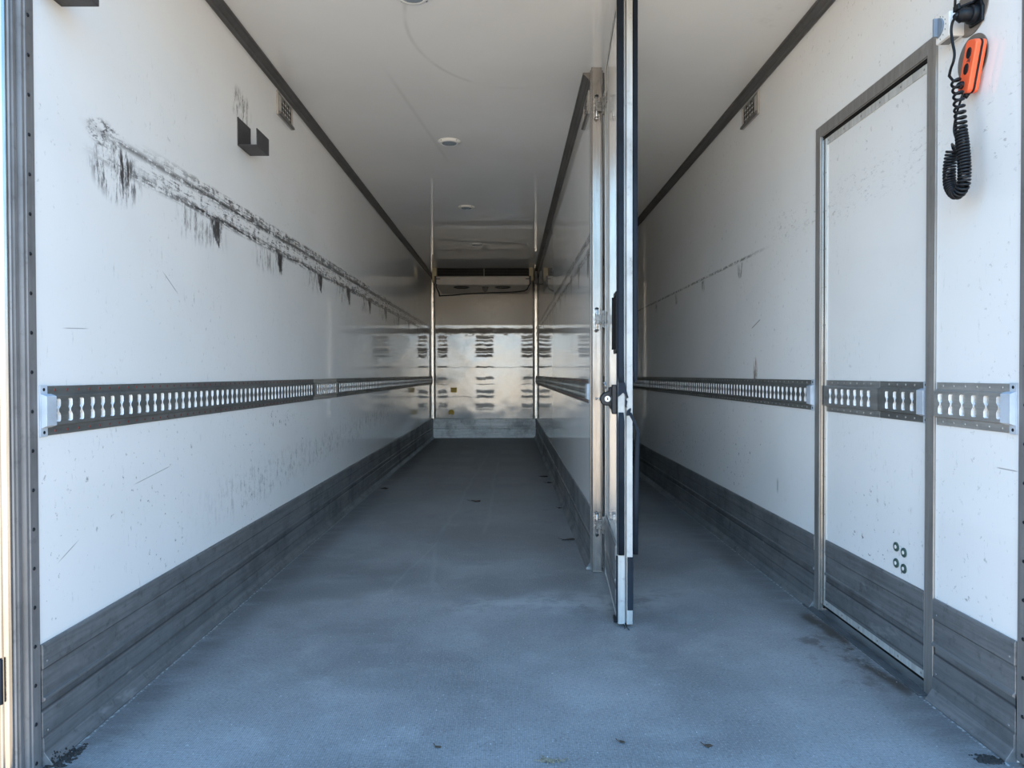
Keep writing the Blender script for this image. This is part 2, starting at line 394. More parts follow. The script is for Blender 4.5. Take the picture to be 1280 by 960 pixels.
class MB:
    def __init__(s, mp=ID): s.v, s.f, s.mi, s.m, s.cur, s.sm = [], [], [], mp, 0, []
    def mat(s, i): s.cur = i; return s
    def add(s, vs, fs, smooth=False):
        o = len(s.v); s.v += [s.m(*p) for p in vs]
        for f in fs: s.f.append([o + i for i in f]); s.mi.append(s.cur); s.sm.append(smooth)
        return s
    def box(s, a, b):
        (x0, y0, z0), (x1, y1, z1) = a, b
        return s.add([(x0, y0, z0), (x1, y0, z0), (x1, y1, z0), (x0, y1, z0), (x0, y0, z1), (x1, y0, z1), (x1, y1, z1), (x0, y1, z1)],
                     [(0, 3, 2, 1), (4, 5, 6, 7), (0, 1, 5, 4), (1, 2, 6, 5), (2, 3, 7, 6), (3, 0, 4, 7)])
    def prism(s, poly, ax, a, b, smooth=False):
        """poly: 2-D points in the two other axes, extruded along ax (0, 1, 2)"""
        def P(t, q): r = list(q); r.insert(ax, t); return tuple(r)
        n = len(poly)
        s.add([P(a, q) for q in poly] + [P(b, q) for q in poly], [(i, (i + 1) % n, n + (i + 1) % n, n + i) for i in range(n)], smooth)
        o = len(s.v) - 2 * n
        for k in (0, n): s.f.append([o + k + i for i in range(n)]); s.mi.append(s.cur); s.sm.append(False)
        return s
    def cyl(s, c0, c1, r0, r1=None, n=20, caps=True, smooth=True):
        r1 = r0 if r1 is None else r1
        return s.tube([c0, c1], [r0, r1], n, caps, smooth)
    def tube(s, path, r, n=10, caps=True, smooth=True):
        P = [Vector(p) for p in path]; k = len(P); rr = r if isinstance(r, (list, tuple)) else [r] * k
        up_ = None; vs = []
        for i in range(k):
            t = (P[min(i + 1, k - 1)] - P[max(i - 1, 0)]).normalized()
            if up_ is None:
                up_ = Vector((0, 0, 1)) if abs(t.z) < .9 else Vector((1, 0, 0))
            a = (up_ - t * up_.dot(t)).normalized(); b = t.cross(a); up_ = a
            vs += [tuple(P[i] + (a * math.cos(2 * math.pi * j / n) + b * math.sin(2 * math.pi * j / n)) * rr[i]) for j in range(n)]
        fs = [(i * n + j, i * n + (j + 1) % n, (i + 1) * n + (j + 1) % n, (i + 1) * n + j) for i in range(k - 1) for j in range(n)]
        s.add(vs, fs, smooth)
        if caps:
            o = len(s.v) - n * k
            for q in (0, n * (k - 1)): s.f.append([o + q + j for j in range(n)]); s.mi.append(s.cur); s.sm.append(False)
        return s
    def dome(s, c, d, r, h, n=8, k=3):
        d = Vector(d).normalized(); c = Vector(c)
        path = [c + d * h * math.sin(i * math.pi / 2 / k) for i in range(k + 1)]
        rr = [r * math.cos(i * math.pi / 2 / k) + 1e-4 for i in range(k + 1)]
        a = Vector((0, 0, 1)) if abs(d.z) < .9 else Vector((1, 0, 0)); a = (a - d * a.dot(d)).normalized(); b = d.cross(a)
        vs = [tuple(path[i] + (a * math.cos(2 * math.pi * j / n) + b * math.sin(2 * math.pi * j / n)) * rr[i]) for i in range(k + 1) for j in range(n)]
        fs = [(i * n + j, i * n + (j + 1) % n, (i + 1) * n + (j + 1) % n, (i + 1) * n + j) for i in range(k) for j in range(n)]
        fs.append(tuple(k * n + j for j in range(n)))
        return s.add(vs, fs, True)
    def lathe(s, c, d, prof, n=32):
        """prof: (radius, distance along d)"""
        d = Vector(d).normalized(); c = Vector(c)
        a = Vector((0, 0, 1)) if abs(d.z) < .9 else Vector((1, 0, 0)); a = (a - d * a.dot(d)).normalized(); b = d.cross(a)
        vs = [tuple(c + d * h + (a * math.cos(2 * math.pi * j / n) + b * math.sin(2 * math.pi * j / n)) * r) for r, h in prof for j in range(n)]
        k = len(prof)
        fs = [(i * n + j, i * n + (j + 1) % n, (i + 1) * n + (j + 1) % n, (i + 1) * n + j) for i in range(k - 1) for j in range(n)]
        fs.append(tuple((k - 1) * n + j for j in range(n)))
        return s.add(vs, fs, False)
    def build(s, name, mats, parent=None, bevel=0.0, seg=2, **props):
        me = bpy.data.meshes.new(name); me.from_pydata([tuple(p) for p in s.v], [], s.f)
        for m_ in (mats if isinstance(mats, (list, tuple)) else [mats]): me.materials.append(m_)
        for p, i, q in zip(me.polygons, s.mi, s.sm): p.material_index = i; p.use_smooth = q
        bm = bmesh.new(); bm.from_mesh(me)
        bmesh.ops.recalc_face_normals(bm, faces=bm.faces[:])
        bm.to_mesh(me); bm.free()
        o = bpy.data.objects.new(name, me); COL.objects.link(o)
        if parent is not None:
            o.parent = parent; o.matrix_parent_inverse = Matrix.Translation(-Vector(parent.location))
        if bevel:
            b = o.modifiers.new('bevel', 'BEVEL'); b.width = bevel; b.segments = seg; b.limit_method = 'ANGLE'; b.angle_limit = math.radians(40)
        for k_, v_ in props.items(): o[k_] = v_
        return o


def empty(name, loc, **props):
    o = bpy.data.objects.new(name, None); COL.objects.link(o); o.location = loc; o.empty_display_size = .05
    for k_, v_ in props.items(): o[k_] = v_
    return o


S = dict(kind='structure')

# ---------------------------------------------------------------- the room shell (trailer body)
L, R, CZ, WZ = -1.184, 1.286, 2.491, 2.451
YN, YF = 1.78, 11.0
P0, P1, PY = .418, .463, 3.53
# side-door opening
D0, D1, DZ0, DZ1 = 2.175, 2.918, .0, 1.956

b = MB(); b.box((L - .07, 1.60, -.08), (R + .07, YF + .07, 0)); b.build('floor', M_FLOOR, **S)
b = MB(); b.box((L - .07, YN, 0), (L, YF, CZ + .02)); b.build('wall_left', M_WALL_L, **S)
b = MB()
b.box((R, YN, 0), (R + .07, D0, CZ + .02)); b.box((R, D1, 0), (R + .07, YF, CZ + .02)); b.box((R, D0, DZ1), (R + .07, D1, CZ + .02))
b.build('wall_right', M_WALL_R, **S)
b = MB(); b.box((L - .07, YF, 0), (R + .07, YF + .07, CZ + .02)); b.build('wall_back', M_BACK, **S)
b = MB(); b.box((P0, PY, 0), (P1, YF, CZ)); b.build('wall_middle', M_WALL_M, **S)
b = MB(); b.box((L - .07, 1.62, CZ), (R + .07, YF + .07, CZ + .09)); b.build('ceiling', M_CEIL, **S)

# cove trims where walls meet the ceiling
def cove(name, x0, sgn, y0, y1, c=.040):
    prof = [(0, 0), (.007, -.002), (.013, .004), (.017, .012), (.022, .014), (.030, .022), (.034, .028), (.042, .031), (.043, .04), (0, .04)]
    k = c / .04
    b = MB(); b.prism([(x0 + sgn * o * k, CZ - c + h * k) for o, h in prof], 1, y0, y1)
    return b.build(name, M_TRIM, bevel=.001, **S)
cove('trim_1', L, 1, 1.66, YF)
cove('trim_2', R, -1, 1.66, YF)
cove('trim_3', P0, -1, 3.56, YF, .042)
cove('trim_4', P1, 1, 3.56, YF, .042)

# corner posts at the front bulkhead
for i, (x0, sg) in enumerate(((L, 1), (P0, -1), (P1, 1), (R, -1))):
    b = MB()
    pts = [(0, 0), (0, -.034)] + [(.034 * math.sin(k * math.pi / 16), -.034 * math.cos(k * math.pi / 16)) for k in range(1, 8)] + [(.034, 0)] + [(.048, 0)]
    pts = [(0, 0), (0, -.040), (.010, -.040)] + [(.010 + .034 * math.sin(k * math.pi / 16), -.006 - .034 * math.cos(k * math.pi / 16)) for k in range(1, 9)] + [(.050, -.004), (.050, 0)]
    b.prism([(x0 + sg * a, YF + c) for a, c in pts], 2, .30, CZ)
    b.build('trim_%d' % (5 + i), M_CORNER, bevel=.002, **S)

# kick plates
def kick_profile(foot=.030):
    return [(0, 0), (foot, 0), (foot, .004), (.009, .034), (.0085, .068), (.0055, .072), (.0055, .134), (.0015, .138), (.0015, .160),
            (.0125, .166), (.0125, .173), (.006, .176), (.006, .243), (.0085, .247), (.0085, .301), (.006, .308), (0, .308)]
def kick(name, x0, sg, y0, y1, rivets=()):
    b = MB(); b.prism([(x0 + sg * o, z) for o, z in kick_profile()], 1, y0, y1)
    for y in rivets:
        for z in (.262, .085): b.dome((x0 + sg * .0085, y, z), (sg, 0, 0), .004, .002)
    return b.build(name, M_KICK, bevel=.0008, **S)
kick('baseboard_left', L, 1, YN + .003, YF - .01, (1.80,))
kick('baseboard_right', R, -1, 2.962, YF - .01)
kick('baseboard_near', R, -1, 1.781, 2.128, (2.11, 1.80))
kick('baseboard_middle', P0, -1, 3.58, YF - .01)
kick('baseboard_inner', P1, 1, 3.58, YF - .01)
b = MB(); b.box((P0 - .030, 3.572, 0), (P0, 3.580, .010)); b.build('trim_13', M_EDGE, **S)
b = MB()
for x0, x1 in ((L + .01, P0 - .002), (P1 + .002, R - .01)):
    b.prism([(YF, 0), (YF - .012, 0), (YF - .012, .138), (YF - .006, .142), (YF - .006, .150), (YF - .016, .154), (YF - .016, .178),
             (YF - .008, .184), (YF - .008, .240), (YF - .012, .244), (YF - .012, .29), (YF - .006, .298), (YF, .298)], 0, x0, x1)
b.build('baseboard_back', M_KICK_BACK, bevel=.001, **S)

# rear door jambs
b = MB()
b.prism([(L - .06, 1.702), (L - .006, 1.700), (L - .002, 1.702), (L - .010, 1.706), (L - .010, 1.710), (L - .002, 1.714), (L - .002, 1.724), (L - .010, 1.728), (L - .010, 1.733),
         (L + .001, 1.740), (L + .001, 1.748), (L + .004, 1.750), (L + .004, 1.780), (L, 1.782), (L - .06, 1.782)], 2, -.02, 2.56)
b.mat(1)
for k in range(27):
    b.dome((L + .004, 1.760, .02 + k * .0975), (1, 0, 0), .005, .003)
b.build('trim_9', [M_JAMB, M_BLACK], bevel=.001, **S)
b = MB()
b.prism([(L - .13, 1.700), (L - .13, 1.690), (L - .060, 1.690), (L - .056, 1.684), (L - .026, 1.684), (L - .022, 1.688), (L - .012, 1.690), (L - .007, 1.694), (L - .007, 1.700)], 2, -.02, 2.56)
b.build('trim_10', M_STEEL, bevel=.002, **S)
b = MB(); b.box((L - .040, 1.676, .205), (L - .020, 1.683, .313)); b.build('trim_14', M_RUBBER, bevel=.002, **S)
b = MB()
b.prism([(R + .06, 1.62), (R + .002, 1.69), (R + .002, 1.705), (R + .010, 1.71), (R + .002, 1.725), (R - .003, 1.735), (R - .004, 1.778), (R, 1.782), (R + .06, 1.782)], 2, .008, 2.56)
b.mat(1)
for k in range(26): b.dome((R - .004, 1.757, .03 + k * .0975), (-1, 0, 0), .005, .003)
b.build('trim_11', [M_JAMB, M_BLACK], bevel=.001, **S)
b = MB(); b.box((L - .07, 1.62, CZ - .005), (R + .07, 1.66, CZ + .09)); b.build('trim_12', M_JAMB, **S)

# partition end post
b = MB()
b.prism([(.408, 3.498), (.412, 3.494), (.4125, 3.500), (.451, 3.500), (.456, 3.496), (.459, 3.500), (.459, 3.53), (.468, 3.53), (.468, 3.56), (.406, 3.56), (.406, 3.53), (.408, 3.53)], 2, .010, CZ - .001)
b.build('pillar', M_POST, bevel=.0012, **S)


# ---------------------------------------------------------------- lashing rails
def side_map(x0, sg): return lambda s_, t, o: (x0 + sg * o, s_, t)


RZ0 = .833
def rail_mesh(x0, sg, y0, y1, first=None, rivet_every=1, long_rivets=True):
    """perforated pressed rail: flanges, raised web with hourglass slots, backing strip, rivets"""
    p = .0505; hh = .127
    b = MB(side_map(x0, sg))
    of, ow = .003, .011
    # flanges and slopes
    b.prism([(.0, RZ0), (of - .0, RZ0), (of, RZ0 + .022), (0, RZ0 + .022)], 0, y0, y1) if False else None
    def strip(t0, o0, t1, o1): b.add([(y0, t0, o0), (y1, t0, o0), (y1, t1, o1), (y0, t1, o1)], [(0, 1, 2, 3)])
    z = RZ0
    strip(z, 0, z, of); strip(z, of, z + .021, of); strip(z + .021, of, z + .026, ow)
    strip(z + .101, ow, z + .106, of); strip(z + .106, of, z + hh, of); strip(z + hh, of, z + hh, 0)
    for ye in (y0, y1):
        b.add([(ye, z, 0), (ye, z, of), (ye, z + .021, of), (ye, z + .026, ow), (ye, z + .101, ow), (ye, z + .106, of), (ye, z + hh, of), (ye, z + hh, 0)], [tuple(range(8))])
    zc = z + .0635; hz = .0375
    q = [(0, .030), (.006, .030), (.0095, .0285), (.011, .025), (.011, .013), (.0085, .008), (.0045, .004), (.0035, 0)]
    outer_q = lambda s0, s1: [(0, hz), (.012, hz), (s1, hz), (s1, .025), (s1, .013), (s1, .008), (s1, .004), (s1, 0)]
    def ring(qq):
        a = [(x_, y_) for x_, y_ in qq]; bq = [(x_, -y_) for x_, y_ in reversed(qq[:-1])]
        c = [(-x_, -y_) for x_, y_ in qq[1:]]; d = [(-x_, y_) for x_, y_ in reversed(qq[1:-1])]
        return a + bq + c + d
    n = int((y1 - y0 - .02) / p); start = y0 + (y1 - y0 - n * p) / 2
    if first: start = first - p / 2; n = int((y1 - start - .004) / p)
    if start - y0 > 1e-4:
        b.add([(y0, z + .026, ow), (start, z + .026, ow), (start, z + .101, ow), (y0, z + .101, ow)], [(0, 1, 2, 3)])
        b.add([(start + n * p, z + .026, ow), (y1, z + .026, ow), (y1, z + .101, ow), (start + n * p, z + .101, ow)], [(0, 1, 2, 3)])
    IN, OUT = ring(q), ring(outer_q(-p / 2, p / 2)); m_ = len(IN)
    for k in range(n):
        c = start + (k + .5) * p
        vs = [(c + x_, zc + t_, ow) for x_, t_ in IN] + [(c + x_, zc + t_, ow) for x_, t_ in OUT] + [(c + x_ * .9, zc + t_ * .95, ow - .009) for x_, t_ in IN]
        fs = [(i, (i + 1) % m_, m_ + (i + 1) % m_, m_ + i) for i in range(m_)]
        b.mat(0).add(vs, fs); o_ = len(b.v) - len(vs)
        for i in range(m_):      # punched rims: the far side is painted brighter, as if catching the light
            b.f.append([o_ + j for j in (i, (i + 1) % m_, 2 * m_ + (i + 1) % m_, 2 * m_ + i)]); b.mi.append(1 if IN[i][0] > .002 or IN[(i + 1) % m_][0] > .002 else 0); b.sm.append(False)
    b.mat(0); b.box((y0 + .01, zc - .036, .0008), (y1 - .01, zc + .036, .0020))
    b.mat(2)
    for k in range(n):
        if k % rivet_every == 0:
            c = start + (k + .5) * p
            if c - camo.location.y < 6.5:
                b.dome((c, z + .0105, of), (0, 0, 1), .0042, .0018, 6, 2); b.dome((c, z + .1165, of), (0, 0, 1), .0042, .0018, 6, 2)
    return b


def cap_mesh(x0, sg, y0, y1, near):
    b = MB(side_map(x0, sg))
    z = RZ0 - .002
    b.box((y0, z, .0), (y1, z + .131, .0045))
    yi0, yi1 = (y0 + .003, y1 + .014) if near else (y0 - .014, y1 - .003)
    b.prism([(z + .022, .004), (z + .109, .004), (z + .103, .019), (z + .028, .019)], 0, yi0, yi1)
    b.mat(1)
    yc = (y0 + y1) / 2
    for zz in (z + .011, z + .120): b.cyl((yc, zz, .004), (yc, zz, .0052), .0045, n=12)
    return b


def rail(name, x0, sg, y0, y1, mats, label=None, group=None, caps=(), parent=None, **kw):
    o = rail_mesh(x0, sg, y0, y1, **kw).build(name, mats, parent)
    if parent is None:
        o['label'] = label; o['category'] = 'cargo rail'
        if group: o['group'] = group
    for (a, c, near) in caps:
        cap_mesh(x0, sg, a, c, near).build('end_cap', [M_CAP, M_BLACK], parent if parent is not None else o, bevel=.0015, label='grey blue plastic end cap')
    return o


rail('cargo_rail', L, 1, 1.812, 4.29, [M_RAIL, M_SLOT, M_RUST], 'long dull grey slotted cargo rail on the left wall, ending beside the rear post',
     'slotted cargo rails along the walls', [(1.790, 1.818, True)], first=1.850)
rail('cargo_rail', L, 1, 4.295, 4.86, [M_RAIL_B, M_SLOT, M_RAIL_B], 'short brighter piece of slotted cargo rail set into the left wall rail', 'slotted cargo rails along the walls')
rail('cargo_rail', L, 1, 4.865, 10.93, [M_RAIL, M_SLOT, M_RAIL], 'darker far stretch of slotted cargo rail on the left wall, reaching the end wall', 'slotted cargo rails along the walls')
rail('cargo_rail', P0, -1, 3.70, 10.93, [M_RAIL, M_RAIL, M_RUST], 'dark rusty cargo rail along the partition wall, reaching the end wall', 'slotted cargo rails along the walls', [(3.635, 3.705, True)])
rail('cargo_rail', R, -1, 2.995, 10.93, [M_RAIL, M_SLOT, M_RAIL_B], 'long dark slotted cargo rail on the right wall beyond the side door', 'slotted cargo rails along the walls', [(2.975, 3.003, True)])
rail('cargo_rail', R, -1, 1.812, 2.122, [M_RAIL_B, M_SLOT, M_RAIL_B], 'short bright six slot cargo rail between the side door and the rear edge', 'slotted cargo rails along the walls', [(1.786, 1.811, True)], first=1.840)

# ---------------------------------------------------------------- side door in the right wall
dr = empty('door_1', (R, 2.545, 0), kind='structure')
o0 = -.011                                       # leaf face sits 11 mm behind the wall face
mr_ = side_map(R, -1)
b = MB(mr_); b.box((D0 + .006, .034, -.055), (D1 - .006, 1.950, o0)); b.build('leaf_panel', M_WALL_R, dr, bevel=.001)
b = MB(mr_)
fo, fi = .045, .0
ya, yb, zt = 2.130, 2.963, 2.001
b.box((ya, .0, 0), (D0, zt, .007)); b.box((D1, .0, 0), (yb, zt, .007)); b.box((D0, DZ1, 0), (D1, zt, .007))
b.box((D0 - .004, 0, -.06), (D0, DZ1, 0)); b.box((D1, 0, -.06), (D1 + .004, DZ1, 0)); b.box((D0, DZ1, -.06), (D1, DZ1 + .004, 0))
b.build('door_frame', M_FRAME, dr, bevel=.0015)
b = MB(mr_)
b.box((D1 - .010, .0, -.03), (D1, DZ1, .0035)); b.build('frame_edge', M_POST, dr, bevel=.001)
b = MB(mr_)
b.box((D0, .02, -.03), (D0 + .007, DZ1, -.004)); b.box((D0, DZ1 - .010, -.03), (D1, DZ1, -.002)); b.box((D1 - .013, .02, -.03), (D1 - .010, DZ1, -.006))
b.box((D0, .022, -.03), (D1, .034, -.012))
b.build('door_seal', M_GASKET, dr)
b = MB(mr_)
e0, e1, q0, q1 = D0 + .008, D1 - .014, .034, 1.944
f0 = o0 + .004
b.box((e0, q0, o0), (e0 + .017, q1, f0)); b.box((e1 - .017, q0, o0), (e1, q1, f0))
b.box((e0 + .017, q1 - .028, o0), (e1 - .017, q1, f0)); b.box((e0 + .017, q0, o0), (e1 - .017, q0 + .024, f0))
b.mat(1)
for k in range(6):
    y = e0 + .03 + k * (e1 - e0 - .06) / 5
    b.dome((y, q1 - .014, f0), (0, 0, 1), .004, .0015); b.dome((y, q0 + .012, f0), (0, 0, 1), .004, .0015)
for k in range(12):
    zz = .10 + k * .155
    b.dome((e0 + .0085, zz, f0), (0, 0, 1), .003, .0015); b.dome((e1 - .0085, zz, f0), (0, 0, 1), .003, .0015)
b.build('edge_strip', [M_STRIP, M_FRAME], dr, bevel=.0006)
b = MB(); xs = R + .011
pr = [(o, z) for o, z in kick_profile(.010)]
pr = [(0, .060), (.006, .060), (.006, .134), (.004, .137), (.004, .160), (.010, .165), (.010, .172), (.005, .176), (.005, .243), (.007, .247), (.007, .301), (.004, .308), (0, .308)]
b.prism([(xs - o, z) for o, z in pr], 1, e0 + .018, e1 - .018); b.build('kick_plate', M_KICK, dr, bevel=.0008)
rail('rail_section', R + .011, -1, 2.20, 2.468, [M_RAIL, M_SLOT, M_RAIL_B], caps=[(2.183, 2.208, True)], parent=dr)
rail('rail_section', R + .011, -1, 2.474, 2.893, [M_RAIL_M, M_SLOT, M_RAIL_B], parent=dr)
for (y, z) in ((2.363, .4065), (2.317, .3985), (2.363, .352), (2.317, .3455)):
    b = MB(mr_); b.cyl((y, z, o0), (y, z, o0 + .004), .0155, n=20); b.mat(1); b.cyl((y, z, o0 + .004), (y, z, o0 + .0055), .0065, n=14)
    b.build('bolt_washer', [M_GREEN, M_WHITE], dr, bevel=.0006)
b = MB(); b.box((1.250, 2.150, 0), (R - .0075, 3.01, .006)); b.box((R - .0075, D0 + .001, .0005), (R + .050, D1 - .001, .012)); b.box((1.262, 2.962, .006), (R - .0085, 3.005, .010))
b.build('door_sill', M_SILL, dr, bevel=.001)

# ---------------------------------------------------------------- partition door, open towards the rear
ang = math.atan2(.047, .705)
ORG = (.4687, 3.45)
dv = (-math.sin(ang), -math.cos(ang)); nv = (math.cos(ang), -math.sin(ang))
pm = lambda u, v, w: (ORG[0] + dv[0] * u + nv[0] * v, ORG[1] + dv[1] * u + nv[1] * v, w)
pd = empty('door_2', (.4687, 3.45, 0), kind='structure')
WD = .706
Z0, Z1 = .014, 2.462
b = MB(pm); b.box((.012, .002, Z0 + .004), (WD - .03, .053, Z1)); b.build('leaf_panel', M_WALL_R, pd)
b = MB(pm)                                                   # aluminium edge channels
b.box((WD - .055, -.001, Z0), (WD - .004, .001, Z1)); b.box((WD - .060, -.002, Z0), (WD - .055, .001, Z1))
b.box((WD - .050, .052, Z0), (WD - .004, .056, Z1)); b.box((WD - .004, .0, Z0), (WD, .026, Z1)); b.box((WD - .020, .026, Z0), (WD - .016, .033, Z1)); b.box((WD - .004, .033, Z0), (WD + .002, .056, Z1))
b.box((WD - .02, .033, Z0), (WD - .004, .036, Z1)); b.box((WD - .02, .023, Z0), (WD - .004, .026, Z1))
b.build('edge_channel', M_EDGE, pd, bevel=.0008)
b = MB(pm); b.box((0, -.003, Z0), (.045, .0, Z1)); b.box((0, -.003, Z0), (.004, .056, Z1)); b.box((.0, .053, Z0), (.05, .056, Z1)); b.box((.045, -.0015, Z1 - .03), (WD - .06, .0, Z1))
b.box((.045, -.0015, Z0), (WD - .06, 0, Z0 + .02)); b.build('hinge_channel', M_STRIP, pd, bevel=.0008)
b = MB(pm)
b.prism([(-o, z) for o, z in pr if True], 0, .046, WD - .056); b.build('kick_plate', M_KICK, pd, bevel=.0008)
b = MB(pm)
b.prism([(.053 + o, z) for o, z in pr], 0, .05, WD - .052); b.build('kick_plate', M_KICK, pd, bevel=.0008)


def gasket(path, w0, t0, name='door_seal', mat=M_RUBBER, sect=None):
    """ribbon gasket along w: path = [(u, v, w, width, thick)], rounded section"""
    b = MB(pm); n = 12; vs = []
    for (u, v, w, wd, th) in path:
        for j in range(n):
            a = 2 * math.pi * j / n
            ca, sa = math.cos(a), math.sin(a)
            vs.append((u + th * (abs(sa) ** .7) * (1 if sa > 0 else -1), v + wd / 2 * (abs(ca) ** .6) * (1 if ca > 0 else -1), w))
    k = len(path)
    fs = [(i * n + j, i * n + (j + 1) % n, (i + 1) * n + (j + 1) % n, (i + 1) * n + j) for i in range(k - 1) for j in range(n)]
    b.add(vs, fs, True)
    for q_ in (0, (k - 1) * n): b.f.append([q_ + j for j in range(n)]); b.mi.append(0); b.sm.append(False)
    return b.build(name, mat, pd)


# upper gaskets (with the torn end), lower gaskets
gasket([(WD + .003, .0125, .955, .024, .008), (WD + .003, .0115, .985, .0245, .009), (WD + .003, .011, 1.1, .0240, .010), (WD + .003, .011, Z1 - .01, .0240, .010)], 0, 0)
gasket([(WD + .003, .0125, .285, .0245, .009), (WD + .003, .0125, .80, .0245, .009), (WD + .003, .012, .838, .020, .009)], 0, 0)
gasket([(WD - .020, .069, .955, .014, .008), (WD - .018, .068, 1.0, .018, .009), (WD - .018, .067, 1.2, .021, .010), (WD - .018, .0675, Z1 - .01, .022, .010)], 0, 0)
gasket([(WD - .014, .069, .285, .020, .009), (WD - .016, .071, .52, .021, .009), (WD - .014, .075, .70, .020, .008), (WD - .008, .077, .765, .015, .007),
        (WD - .002, .064, .800, .013, .006), (WD + .006, .045, .838, .013, .005)], 0, 0)
# torn scraps
b = MB(pm)
b.add([(WD + .003, .001, .955), (WD + .003, .026, .955), (WD + .004, .031, .93), (WD + .004, .040, .895), (WD + .004, .034, .893), (WD + .004, .029, .905), (WD + .003, .020, .915), (WD + .003, .009, .905), (WD + .003, .0, .898)], [tuple(range(9))])
b.add([(WD + .004, .028, .890), (WD + .004, .036, .882), (WD + .004, .033, .862), (WD + .004, .036, .858), (WD + .004, .028, .858)], [(0, 1, 2, 3, 4)])
b.add([(WD + .004, .034, .845), (WD + .005, .048, .856), (WD + .005, .050, .850), (WD + .004, .044, .826), (WD + .004, .032, .826)], [(0, 1, 2, 3, 4)])
g_ = b.build('torn_seal', M_RUBBER, pd); sd = g_.modifiers.new('t', 'SOLIDIFY'); sd.thickness = .003
b = MB(pm); b.box((WD - .012, -.0035, .285), (WD - .002, .001, Z1)); b.box((WD - .018, -.006, .02), (WD + .001, .0, .277)); b.build('seal_lip', M_RUBBER, pd, bevel=.001)
b = MB(pm); b.box((WD + .002, .036, .07), (WD + .006, .053, .277)); b.box((WD - .008, .053, .07), (WD + .004, .0585, .277)); b.build('lower_seal', M_RUBBER, pd, bevel=.001)
# strands of broken seal under the door
b = MB(pm); b.tube([(WD + .004, .028, .016), (WD + .01, .033, .006), (WD + .03, .040, .003)], .0016, 6); b.tube([(WD, .02, .016), (WD + .01, .026, .006), (WD + .018, .024, .003)], .0014, 6)
b.box((WD - .1, -.012, .003), (WD - .05, .002, .016))
b.build('seal_strand', M_BLACK, pd)
# recessed pull plate
b = MB(pm)
b.prism([(.560, 1.077), (.574, 1.068), (.668, 1.068), (.682, 1.080), (.682, 1.300), (.668, 1.312), (.574, 1.312), (.560, 1.300)], 1, -.006, -.0005)
b.build('pull_plate', M_BLACK, pd, bevel=.002)
b = MB(pm); b.box((.578, -.014, 1.085), (.592, -.006, 1.295)); b.box((.600, -.0075, 1.085), (.672, -.006, 1.295)); b.build('pull_grip', M_GASKET, pd, bevel=.002)
# latch
b = MB(pm)
b.prism([(.640, .835), (.690, .830), (.690, .945), (.640, .945)], 1, -.022, -.001)
b.prism([(-.022, .845), (-.002, .845), (-.002, .935), (-.030, .935), (-.030, .920), (-.050, .912), (-.062, .900), (-.066, .886), (-.058, .868), (-.044, .862), (-.030, .862)], 0, .600, .650)
b.build('latch_body', M_BLACK, pd, bevel=.004)
b = MB(pm); b.cyl((.650, -.036, .889), (.657, -.036, .889), .0115, n=24); b.mat(1); b.box((.657, -.038, .884), (.6585, -.034, .894)); b.build('lock_cylinder', [M_WHITE, M_BLACK], pd, bevel=.001)
b = MB(pm); b.cyl((.625, -.060, .889), (.625, -.078, .889), .003, n=10); b.dome((.625, -.078, .889), (0, -1, 0), .006, .006)
b.cyl((.630, -.040, .93), (.630, -.046, .952), .0035, n=10); b.dome((.630, -.046, .950), (0, -.2, 1), .006, .007); b.build('latch_pin', M_PINMETAL, pd)

# hinges: knuckle on the post, arm to the leaf
for zc in (2.293, 1.255, .247):
    hp = MB(); yk = 3.484; xk = .4315
    hh = .052
    hp.cyl((xk, yk, zc - hh), (xk, yk, zc + hh), .0062, n=14)
    hp.box((xk - .006, yk, zc + hh - .024), (xk + .004, 3.500, zc + hh - .004)); hp.box((xk - .006, yk, zc - hh + .004), (xk + .004, 3.500, zc - hh + .024))
    hp.box((xk - .016, 3.4965, zc - hh), (xk + .016, 3.5005, zc + hh))
    hp.mat(1)
    hp.cyl((xk, yk, zc + hh - .002), (xk, yk, zc + hh + .003), .010, n=14); hp.cyl((xk, yk, zc - hh - .003), (xk, yk, zc - hh + .002), .010, n=14)
    hp.mat(0); hp.dome((xk, yk, zc - hh - .003), (0, 0, -1), .007, .008, 10); hp.dome((xk, yk, zc + hh + .003), (0, 0, 1), .007, .005, 10)
    hinge = hp.build('hinge', [M_PINMETAL, M_BLACK], pd, bevel=.0008)
    hp = MB(); hp.box((xk - .004, yk - .007, zc - .022), (.474, yk + .004, zc + .022))
    hp.prism([(.455, zc - .040), (.472, zc - .046), (.472, zc + .046), (.455, zc + .040)], 1, 3.455, 3.478)
    hp.box((.4640, 3.330, zc - .035), (.4685, 3.470, zc + .035))
    for a, c in ((3.36, .02), (3.42, .02), (3.36, -.02), (3.42, -.02)): hp.dome((.464, a, zc + c), (-1, 0, 0), .007, .005, 8)
    hp.cyl((.447, yk - .006, zc + .012), (.447, yk - .013, zc + .012), .006, n=8); hp.cyl((.447, yk - .006, zc - .012), (.447, yk - .013, zc - .012), .006, n=8)
    hp.build('hinge_arm', M_ARM, hinge, bevel=.001)

